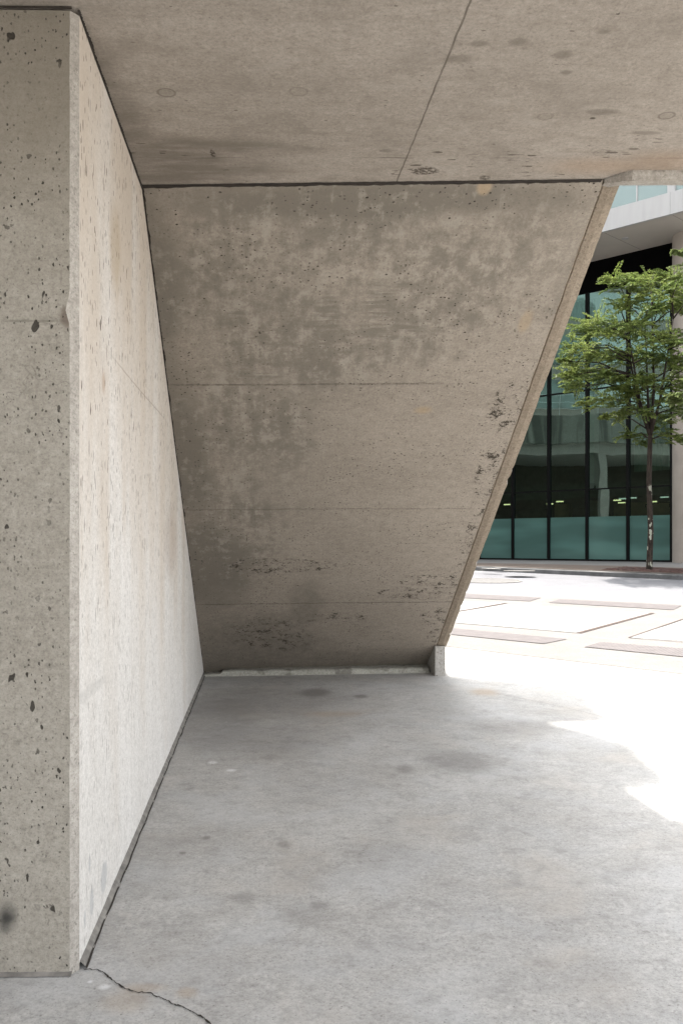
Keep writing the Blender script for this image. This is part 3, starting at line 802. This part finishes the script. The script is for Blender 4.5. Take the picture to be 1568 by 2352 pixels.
# solid flight with treads above
b = MB()
ns = 18
y_top, y_bot = 4.88, 9.95
for i in range(ns):
    ya = y_bot-(y_bot-y_top)*i/ns; yb = y_bot-(y_bot-y_top)*(i+1)/ns
    tm = min(1.02, (9.91-yb)/5.08); zl = max(S(1, tm).z, S(0, max(0, (9.56-yb)/4.654)).z)+.03; z1 = zl+.20
    b.prism([(wall_x(yb)-.03, yb), (wall_x(ya)-.03, ya), (S(1, (9.91-ya)/5.08).x-.03, ya), (S(1, (9.91-yb)/5.08).x-.03, yb)][::1], zl, z1+.02)
b.build('steps', M['conc'], st)
# recess lining behind the joint at the wall and under the landing
vs, fs = [], []
for j in range(61):
    p = S(0, j/60*1.004); x = wall_x(p.y)
    vs += [(x-.03, p.y, p.z+.012), (p.x+.03, p.y, p.z+.012)]
for j in range(60): fs.append((2*j, 2*j+1, 2*j+3, 2*j+2))
mesh_obj('joint_filler', vs, fs, M['dark'], st)
vs, fs = [], []                                    # crumbs of dirt along the wall joint
for j in range(401):
    p = S(0, j/400); x = wall_x(p.y); w = .008+.012*max(0, wob(j, 0, 0, .11))+.004*random.random()
    vs += [(x, p.y-.002, p.z-.001), (x+w+ (p.x-x)*.6, p.y-.003, p.z-.0025)]
for j in range(400): fs.append((2*j, 2*j+1, 2*j+3, 2*j+2))
mesh_obj('joint_dirt', vs, fs, M['dark'], st)
vs, fs = [], []
for j in range(301):
    s_ = -.01+1.005*j/300; w = .0014+.0012*wob(s_, 0, 0, 11)+.0008*wob(s_, 0, 0, 60)
    a = S(s_, 1-w); q = S(s_, 1.004)
    vs += [(a.x, a.y-.004, a.z-.004), (a.x, a.y-.012, CEIL-.005), (q.x, q.y-.004-.010*abs(wob(s_, 7, 0, 30)), CEIL-.0025)]
for j in range(300):
    for k in range(2): fs.append((3*j+k, 3*j+k+1, 3*j+4+k, 3*j+3+k))
mesh_obj('joint_filler', vs, fs, M['dark'], st)
# footing: low plinth strip and the little end block
vs, fs = [], []
for j in range(101):
    u = j/100; y = 9.40+(9.62-9.40)*u; x = -1.38+(.90+1.38)*u; hh = .055+.006*wob(x, 0, 0, 5)-(.03 if u < .08 else 0)
    q = .004*wob(x, 3, 0, 9)
    vs += [(x, y-.012, gz(y)-.01), (x, y-.010+q, gz(y)+hh*.8), (x, y+.012+q, gz(y)+hh), (x, y+.3, gz(y)+hh+.01)]
for j in range(100):
    for k in range(3): fs.append((j*4+k, j*4+4+k, j*4+5+k, j*4+1+k))
mesh_obj('plinth', vs, fs, M['strip'], st)
b = MB(); b.prism([(.940, 9.42), (1.046, 9.42), (1.046, 9.95), (.88, 9.95)], -.0+gz(9.42)-.05, gz(9.42)+.302)
o = b.build('footing_block', M['block'], st)
bm = o.modifiers.new('bev', 'BEVEL'); bm.width = .006; bm.segments = 2

# unseen slab, beams and support added overhead; edge shaped to throw plaza shade
SX, SY = .12, -.42                                  # ground shift of a shadow per metre of height
HU = 9.5
pl = [(1025,1552),(1180,1566),(1330,1588),(1352,1612),(1388,1652),(1236,1656),(1352,1682),(1448,1710),(1472,1742),(1512,1774),(1520,1794),(1472,1804),(1300,1804),(1420,1836),(1568,1885),(1720,1930)]
P = []
for px, py in pl:
    g = gpt(px, py); k = HU-g.z; P.append((g.x-SX*k, g.y-SY*k))
k = HU
P2 = P+[(P[-1][0]+.3, 5.6), (.1, 5.6), (-.15, P[0][1]-.4)]
area = sum(P2[i][0]*P2[(i+1) % len(P2)][1]-P2[(i+1) % len(P2)][0]*P2[i][1] for i in range(len(P2)))
if area < 0: P2 = P2[::-1]
up = empty('shade_slab', (-2, 8, HU), 'unseen concrete slab with a faceted edge, added above the stair to cast floor shade', 'shade blocker')
b = MB(); b.prism(P2, HU, HU+.22); b.build('deck', M['conc'], up)
b = MB()
b.box((-3.1, 6.4, HU-.35), (.35, 6.7, HU-.003)); b.build('shade_slab_beam', M['conc'], up)
b = MB(); b.box((-3.1, 12.0, HU-.35), (.35, 12.3, HU-.003)); b.build('shade_slab_beam', M['conc'], up)
b = MB(); b.box((-3.2, 6.2, CEIL+.31), (-2.6, 12.5, HU-.003)); b.build('shade_slab_support', M['conc'], up)

# ------------------------------------------------------------------ building across the street
off = empty('office_building', (P0.x, P0.y, BZ), 'glass fronted office building across the street with white overhang and tan column', 'building')
GT, SO = 11.25, 12.4                                # glass head and soffit heights
def fbox(b, t0, t1, o0, o1, z0, z1):                # box on the facade line; t in facade steps, o = outwards
    pts = [fp(t0, o1), fp(t1, o1), fp(t1, o0), fp(t0, o0)]
    ar = sum(pts[i][0]*pts[(i+1) % 4][1]-pts[(i+1) % 4][0]*pts[i][1] for i in range(4))
    if ar < 0: pts = pts[::-1]
    b.prism(pts, z0, z1)
TS = 1.203
mts = [.035+TS*i for i in range(-1, 15)]
w = .038
for i, t in enumerate(mts):
    b = MB(); fbox(b, t-w, t+w, -.10, .06, BZ, GT); b.build('mullion', M['black'], off)
b = MB(); fbox(b, mts[0], mts[-1], -.08, .045, BZ-.05, BZ+.07); b.build('sill', M['black'], off)
for z in (3.68, 7.5):
    b = MB(); fbox(b, mts[0], mts[-1], -.06, .04, z, z+.05); b.build('transom', M['black'], off)
for i in range(len(mts)-1):
    a, c_ = mts[i]+w, mts[i+1]-w
    for z0, z1, m, nm in ((BZ+.07, 2.65, 'frost', 'frosted_pane'), (2.65, 3.68, 'glass', 'window_pane'), (3.73, 7.5, 'glass', 'window_pane'), (7.55, GT, 'glass', 'window_pane')):
        # a very slight tilt of each pane keeps the reflections uneven
        k = random.uniform(-.004, .004)
        q0, q1 = fp(a, -.02+k), fp(c_, -.02-k)
        mesh_obj(nm, [(q0[0], q0[1], z0), (q1[0], q1[1], z0), (q1[0], q1[1], z1), (q0[0], q0[1], z1)], [(0, 1, 2, 3)], M[m], off)
b = MB(); fbox(b, mts[0]-.2, mts[-1], -.10, .03, GT, SO); b.build('head_panel', M['void'], off)
# soffit of the overhang, fascia and upper storeys
OUT = 3.13*math.sqrt(2)/math.sqrt(2)
fo = (P0-Vector((11.05, 30.3))).dot(FN)*-1
SB = SO
b = MB(); fbox(b, -16, 26, -.3, fo-.02, SB, SB+.25); b.build('overhang_soffit', M['bsoffit'], off)
NW = 7
for lv in range(5):
    b = MB(); z = SB-.02+lv*3.4
    for k in range(-9, 15):
        t0 = -.9+k*1.75; b2 = b
        fbox(b, t0+.003, t0+1.747, fo-.02, fo+.06, z, z+.72)
    fbox(b, -16, 25, fo-.10, fo-.025, z+.01, z+.70)
    b.build('fascia', M['fascia'], off)
for lv in range(5):
    b = MB(); z = SB+.70+lv*3.4
    fbox(b, -16, 26, fo-.16, fo-.10, z, z+2.7)
    b.build('upper_glazing', M['pale_glass'], off)
b = MB()
for lv in range(5):
    z = SB+.70+lv*3.4
    for k in range(-9, 15):
        t0 = -.9+k*1.75; fbox(b, t0-.09, t0+.09, fo-.10, fo+.0, z, z+2.68)
        fbox(b, t0+.86, t0+.89, fo-.10, fo-.06, z, z+2.68)
b.build('upper_frame', M['fascia'], off)
b = MB(); fbox(b, -16, 26, -14, fo-.5, SB+.26, 29.0); b.build('upper_body', M['bsoffit'], off)
b = MB()
for t in (-.9, .85, 2.6, 4.35): fbox(b, t-.006, t+.006, .1, fo-.1, SB-.004, SB+.01)
b.build('soffit_joint', M['sealant'], off)
# recessed downlight in the soffit
px, py = 1061.65*0+CX, 0
d = F*(SO-EYE)/(HOR-546.5); lx = (1435.5-CX)/F*d
dl = empty('downlight', (0, 0, 0), None, None); dl.parent = off; dl.location = Vector((lx, d, SB)) - off.location
bpy.data.objects.remove(dl)
n = 20; r = .13
vs = [(lx+math.cos(2*math.pi*i/n)*q, d+math.sin(2*math.pi*i/n)*q, z) for q, z in ((r, SB+.001), (r, SB-.02), (r*.7, SB-.02), (r*.6, SB-.003)) for i in range(n)]
fs = [(k*n+i, k*n+(i+1) % n, (k+1)*n+(i+1) % n, (k+1)*n+i) for k in range(3) for i in range(n)]+[tuple(3*n+i for i in range(n))]
mesh_obj('downlight', vs, fs, M['fascia'], off)
# round column
cr_, cyy = .95, 33.0
lxe = (1546-CX)/F*32.6; cc = Vector((lxe+cr_*1.05, 32.7)); n = 48
vs = [(cc.x+math.cos(2*math.pi*i/n)*cr_, cc.y+math.sin(2*math.pi*i/n)*cr_, z) for z in (BZ-.1, 4.2, 4.205, 8.3, 8.305, SB+.01) for i in range(n)]
fs = [(k*n+i, k*n+(i+1) % n, (k+1)*n+(i+1) % n, (k+1)*n+i) for k in range(5) for i in range(n)]
mesh_obj('column', vs, fs, M['column'], off, smooth=True)
# rooms behind the glass
b = MB(); fbox(b, mts[0], mts[-1], -9, -.12, BZ-.06, BZ); b.build('room_floor', M['floorin'], off)
b = MB(); fbox(b, mts[0], mts[-1], -9, -.25, 3.40, 3.95); b.build('floor_slab', M['room'], off)
b = MB(); fbox(b, mts[0], mts[-1], -9.2, -9, BZ, GT+1); fbox(b, mts[0]-.3, mts[0]-.02, -9, -.1, BZ, GT+1); fbox(b, mts[-1], mts[-1]+.3, -9, -.1, BZ, GT+1); b.build('rear_wall', M['room'], off)
b = MB(); fbox(b, 1.2, 3.6, -5.2, -5, BZ, 3.38); b.build('partition', M['ochre'], off)
b = MB(); fbox(b, 4.7, 5.2, -4.2, -3.9, BZ, 3.38); b.build('partition', M['ochre'], off)
b = MB(); fbox(b, 3.05, 3.3, -2.4, -2.0, BZ, 3.38); fbox(b, 3.05, 3.3, -2.4, -2.0, 3.97, GT); b.build('room_column', M['pale_glass'] if False else M['curtain'], off)
for t, o_, m in ((1.75, -1.2, 'lampw'), (2.3, -2.2, 'lamp'), (1.35, -.9, 'lampw'), (.55, -1.2, 'lampw'), (.1, -.9, 'lampw'), (3.9, -1.6, 'lamp'), (2.0, -4.4, 'lamp'), (5., -3.3, 'lamp'), (3.0, -4.4, 'lamp'), (6.2, -2.5, 'lamp')):
    b = MB(); fbox(b, t, t+.22, o_-.06, o_, 3.34, 3.385); b.build('ceiling_lamp', M[m], off)
# pleated curtains in the right bays, upper part
cu = []
for (ta, tb, z0, z1) in ((-.9, 1.2, 4.3, 10.9), (1.29, 2.4, 7.6, 11.1), (2.5, 4.2, 8.6, 11.1)):
    vs, fs = [], []; n = int((tb-ta)*60)
    for i in range(n+1):
        t = ta+(tb-ta)*i/n; o_ = -.35+.035*math.sin(i*1.05)+.02*wob(i, 0, 0, .2)
        q = fp(t, o_); vs += [(*q, z0), (*q, z1)]
    for i in range(n): fs.append((2*i, 2*i+2, 2*i+3, 2*i+1))
    mesh_obj('curtain', vs, fs, M['curtain'], off)
# small black swing bracket fixed inside the glass of the right bay
b = MB(); q = fp(.55, -.3); q2 = fp(1.1, -.3)
b.tube([(*fp(.2, -.3), 2.95), (*fp(.2, -.3), 3.12), (*fp(.5, -.3), 3.14)], [.02]*3, 6)
b.tube([(*fp(.5, -.3), 3.10), (*fp(.86, -.3), 3.06), (*fp(.86, -.3), 2.96)], [.018]*3, 6)
b.build('wall_bracket', M['black'], off)

# ------------------------------------------------------------------ terrace building on this side, mirrored in the glass
tb_ = empty('terrace_building', (-13, 30, gz(27)), 'stained concrete terrace building with wire railing, seen mirrored in the office glass', 'building')
X0 = -13.0
b = MB(); b.box((X0-.3, 14, 7.9), (X0, 60, 9.7)); b.build('parapet', M['stained'], tb_)
b = MB(); b.box((X0-9, 14, 7.2), (X0-.31, 60, 7.895)); b.build('deck', M['conc'], tb_)
b = MB(); b.box((X0-9.3, 14, .5), (X0-9, 60, 7.2)); b.build('rear_wall', M['room'], tb_)
for y in (22, 29, 36, 43): b = MB(); b.box((X0-.9, y, .5), (X0-.35, y+.5, 7.2)); b.build('column', M['conc'], tb_)
b = MB()
for i in range(34):
    y = 15+i*1.3; b.box((X0-.16, y, 9.7), (X0-.12, y+.04, 11.0))
for z in (10.1, 10.5, 10.95): b.box((X0-.155, 14, z), (X0-.125, 60, z+.025))
b.build('railing', M['wire'], tb_)
b = MB(); b.box((X0-20, 14, 9.0), (X0-6, 60, 26)); b.build('upper_block', M['conc'], tb_)
b = MB()
for k in range(5): b.box((X0-5.99, 14, 11+k*3), (X0-5.93, 60, 12.9+k*3))
b.build('window_band', M['pale_glass'], tb_)

# ------------------------------------------------------------------ trees
def tree(name, base, H, clumps, label, seed, leafmat, rad=.095, fork=.45, nt=26, grp='street trees along the far kerb'):
    rnd = random.Random(seed)
    root = empty(name, base, label, 'tree', grp); B0 = Vector(base)
    tr = MB(); fk = B0+Vector((.03, .02, H*fork))
    tp = [B0+Vector((0, 0, -.05)), B0+Vector((0, 0, .12)), B0.lerp(fk, .3)+Vector((.03, 0, 0)), B0.lerp(fk, .65)+Vector((-.02, .02, 0)), fk]
    tr.tube(tp, [rad*1.35, rad*1.1, rad*.98, rad*.9, rad*.82], 12)
    o = mesh_obj('trunk', tr.v, tr.f, M['bark'], root, smooth=True)
    limbs = MB(); L = MB()
    heads = []
    # main leaders rising from the fork
    lead = []
    for k in range(5):
        a = k*1.256+rnd.uniform(-.3, .3); top = fk+Vector((math.cos(a)*.75, math.sin(a)*.75, H*(.30+.10*rnd.random())))
        if k == 0: top = fk+Vector((.05, .1, H*.50))
        pts = [fk+Vector((0, 0, -.1+.02*k)), fk.lerp(top, .3)+Vector((math.cos(a)*.10, math.sin(a)*.10, .0)), fk.lerp(top, .65)+Vector((math.cos(a)*.06, math.sin(a)*.06, .05)), top]
        limbs.tube(pts, [rad*.62, rad*.45, rad*.30, rad*.12], 7); lead.append(pts)
    tw = []
    for (c0, r) in clumps:
        c0 = Vector(c0)
        # nearest sensible start along a leader or the trunk, lower than the clump
        cands = [p.lerp(q, u) for l in lead for p, q in zip(l, l[1:]) for u in (.2, .6, 1)]+[tp[3].lerp(fk, u) for u in (.5, .9)]
        cands = [q for q in cands if q.z < c0.z-.05] or [fk]
        st_ = min(cands, key=lambda q: (q-c0).length)
        mid = st_.lerp(c0, .5)+Vector((rnd.uniform(-.1, .1), rnd.uniform(-.1, .1), .10*(c0-st_).length))
        limbs.tube([st_, mid, c0], [rad*.28, rad*.18, rad*.08], 5)
        for k in range(int(nt*max(.6, r/.6))):
            a = rnd.uniform(0, 6.283); e = rnd.uniform(-.25, .75)
            d = Vector((math.cos(a)*math.cos(e), math.sin(a)*math.cos(e), math.sin(e)*.9))
            out = (c0-Vector((fk.x, fk.y, c0.z))); 
            if out.length > .3: d = (d+out.normalized()*.45).normalized()
            s0 = c0+Vector((rnd.gauss(0, r*.4), rnd.gauss(0, r*.4), rnd.gauss(0, r*.25)))
            ln = r*rnd.uniform(.7, 1.6); p = s0; pts = [p]
            nseg = 9
            for q in range(nseg):
                d = (d+Vector((rnd.gauss(0, .10), rnd.gauss(0, .10), rnd.gauss(0, .07)-.045))).normalized()
                p = p+d*ln/nseg; pts.append(p)
            if rnd.random() < .8: limbs.tube([pts[0], pts[4], pts[-1]], [.007, .005, .002], 3, cap=False)
            for q in range(1, nseg+1):
                for h_ in range(rnd.randint(9, 11)):
                    base_ = pts[q-1].lerp(pts[q], rnd.random()); dd = (pts[q]-pts[q-1]).normalized()
                    sd = dd.cross(Vector((0, 0, 1))).normalized()*(1 if rnd.random() < .5 else -1)
                    ld = (sd*rnd.uniform(.5, 1)+dd*rnd.uniform(.1, .8)+Vector((0, 0, rnd.uniform(-.35, .35)))).normalized()
                    q0 = base_+sd*rnd.uniform(0, .03); sz = rnd.uniform(.04, .075); wd = ld.cross(Vector((rnd.uniform(-.5, .5), rnd.uniform(-.5, .5), 1))).normalized()*sz*.33
                    dz = Vector((0, 0, -sz*.12))
                    L.add([q0, q0+ld*sz*.5+wd, q0+ld*sz+dz, q0+ld*sz*.5-wd], [(0, 1, 2, 3)])
    mesh_obj('branches', limbs.v, limbs.f, M['bark'], root, smooth=True)
    mesh_obj('crown', L.v, L.f, leafmat, root)
def sc(px, py, dd): return ((px-CX)/F*dd, dd, EYE+(HOR-py)/F*dd)
cl = []
rn = random.Random(3)
spec = [(1415,640,22),(1450,650,26),(1500,632,22),(1475,672,30),(1530,660,28),(1560,640,24),(1510,700,30),(1440,700,20),(1555,705,30),(1590,680,30),
        (1345,752,26),(1385,745,30),(1420,760,30),(1460,750,26),(1500,770,30),(1540,780,30),(1590,770,36),(1330,800,22),(1370,805,28),(1410,815,30),(1450,815,28),(1490,820,26),(1535,830,30),(1585,835,30),
        (1310,862,20),(1345,850,24),(1385,862,26),(1300,830,14),(1425,865,16),(1320,890,16),(1350,925,18),(1385,915,20),(1420,930,20),(1450,905,18),(1455,940,22),(1425,955,14),
        (1505,925,18),(1535,905,22),(1575,900,28),(1560,950,24),(1520,960,16),(1480,870,16),(1390,955,9),(1470,900,22),(1500,880,24),(1540,940,22),(1480,945,18),(1430,890,18),(1570,870,26),
        (1450,1000,16),(1475,1010,14),(1500,985,16),(1530,1000,18),(1560,1010,14)]
for (x, y, r) in spec:
    dd = TD+rn.uniform(-1.5, 1.5)
    cl.append((sc(x, y, dd), r/F*TD*1.35))
    if y < 900 and rn.random() < 1.1: cl.append((sc(x+rn.uniform(-12, 12), y+rn.uniform(-8, 14), TD+rn.uniform(-1.6, 1.6)), r/F*TD*1.1))
tree('street_tree', (TX, TD, tz), 8.3, cl, 'slim green elm growing from the mulch bed in front of the glass facade', 5, M['leaf'], rad=.078)
# neighbour whose branches reach in from the right
T2 = (13.4, 22.2); z2 = gz(22)+.1
cl2 = []
for (x, y, r, dd) in ((1568,582,8,22),(1600,610,24,22),(1550,578,4,22.0),(1565,920,16,22),(1548,912,10,22),(1600,900,30,22),(1610,960,30,22),(1640,620,36,22.5),(1700,700,50,22),(1650,800,50,22.5),(1720,850,50,22),(1780,760,50,22),(1800,650,50,21.5),(1880,800,50,22),(1900,700,50,22),(1750,940,40,22),(1850,920,50,22.5),(1980,840,50,22),(1950,930,40,22),(1760,580,40,22.5),(1850,560,40,22)):
    cl2.append((sc(x, y, dd), r/F*22*1.3))
tree('street_tree', (T2[0], T2[1], z2), 8.0, cl2, 'second elm at the right edge of the photo, only its outer sprays showing', 11, M['leaf2'])

# ------------------------------------------------------------------ light
w_ = bpy.data.worlds.new("World"); scene.world = w_; w_.use_nodes = True
nt = w_.node_tree; bg = nt.nodes['Background']
sky = nt.nodes.new('ShaderNodeTexSky'); sky.sky_type = 'NISHITA'; sky.sun_disc = False
sd = Vector((-SX, -SY, 1)).normalized()
sky.sun_elevation = math.asin(sd.z); sky.sun_rotation = math.atan2(sd.x, sd.y)
sky.air_density = 1.0; sky.dust_density = 2.5; sky.ozone_density = .6
hs = nt.nodes.new('ShaderNodeHueSaturation'); hs.inputs['Saturation'].default_value = .15
nt.links.new(sky.outputs[0], hs.inputs['Color']); nt.links.new(hs.outputs[0], bg.inputs[0]); bg.inputs[1].default_value = .15
sl = bpy.data.lights.new('sun', 'SUN'); sl.energy = 2.0; sl.angle = R(1.0); sl.color = (1, .95, .88)
so = bpy.data.objects.new('sun', sl); COL.objects.link(so)
so.rotation_euler = (-sd).to_track_quat('-Z', 'Y').to_euler(); so.location = (0, 0, 30)
# ------------------------------------------------------------------ camera
cam = bpy.data.cameras.new('camera'); co = bpy.data.objects.new('camera', cam); COL.objects.link(co)
co.location = (0, 0, EYE); co.rotation_euler = (R(90), 0, 0)
cam.sensor_fit = 'HORIZONTAL'; cam.sensor_width = 24; cam.lens = 24*F/1568
cam.shift_y = (HOR-1176)/1568; cam.clip_end = 3000; cam.clip_start = .05
scene.camera = co
vs_ = scene.view_settings; vs_.view_transform = 'Standard'; vs_.look = 'None'; vs_.gamma = 1; vs_.exposure = 2.4
scene.render.engine = 'CYCLES'
scene.cycles.max_bounces = 7; scene.cycles.diffuse_bounces = 4; scene.cycles.transparent_max_bounces = 12
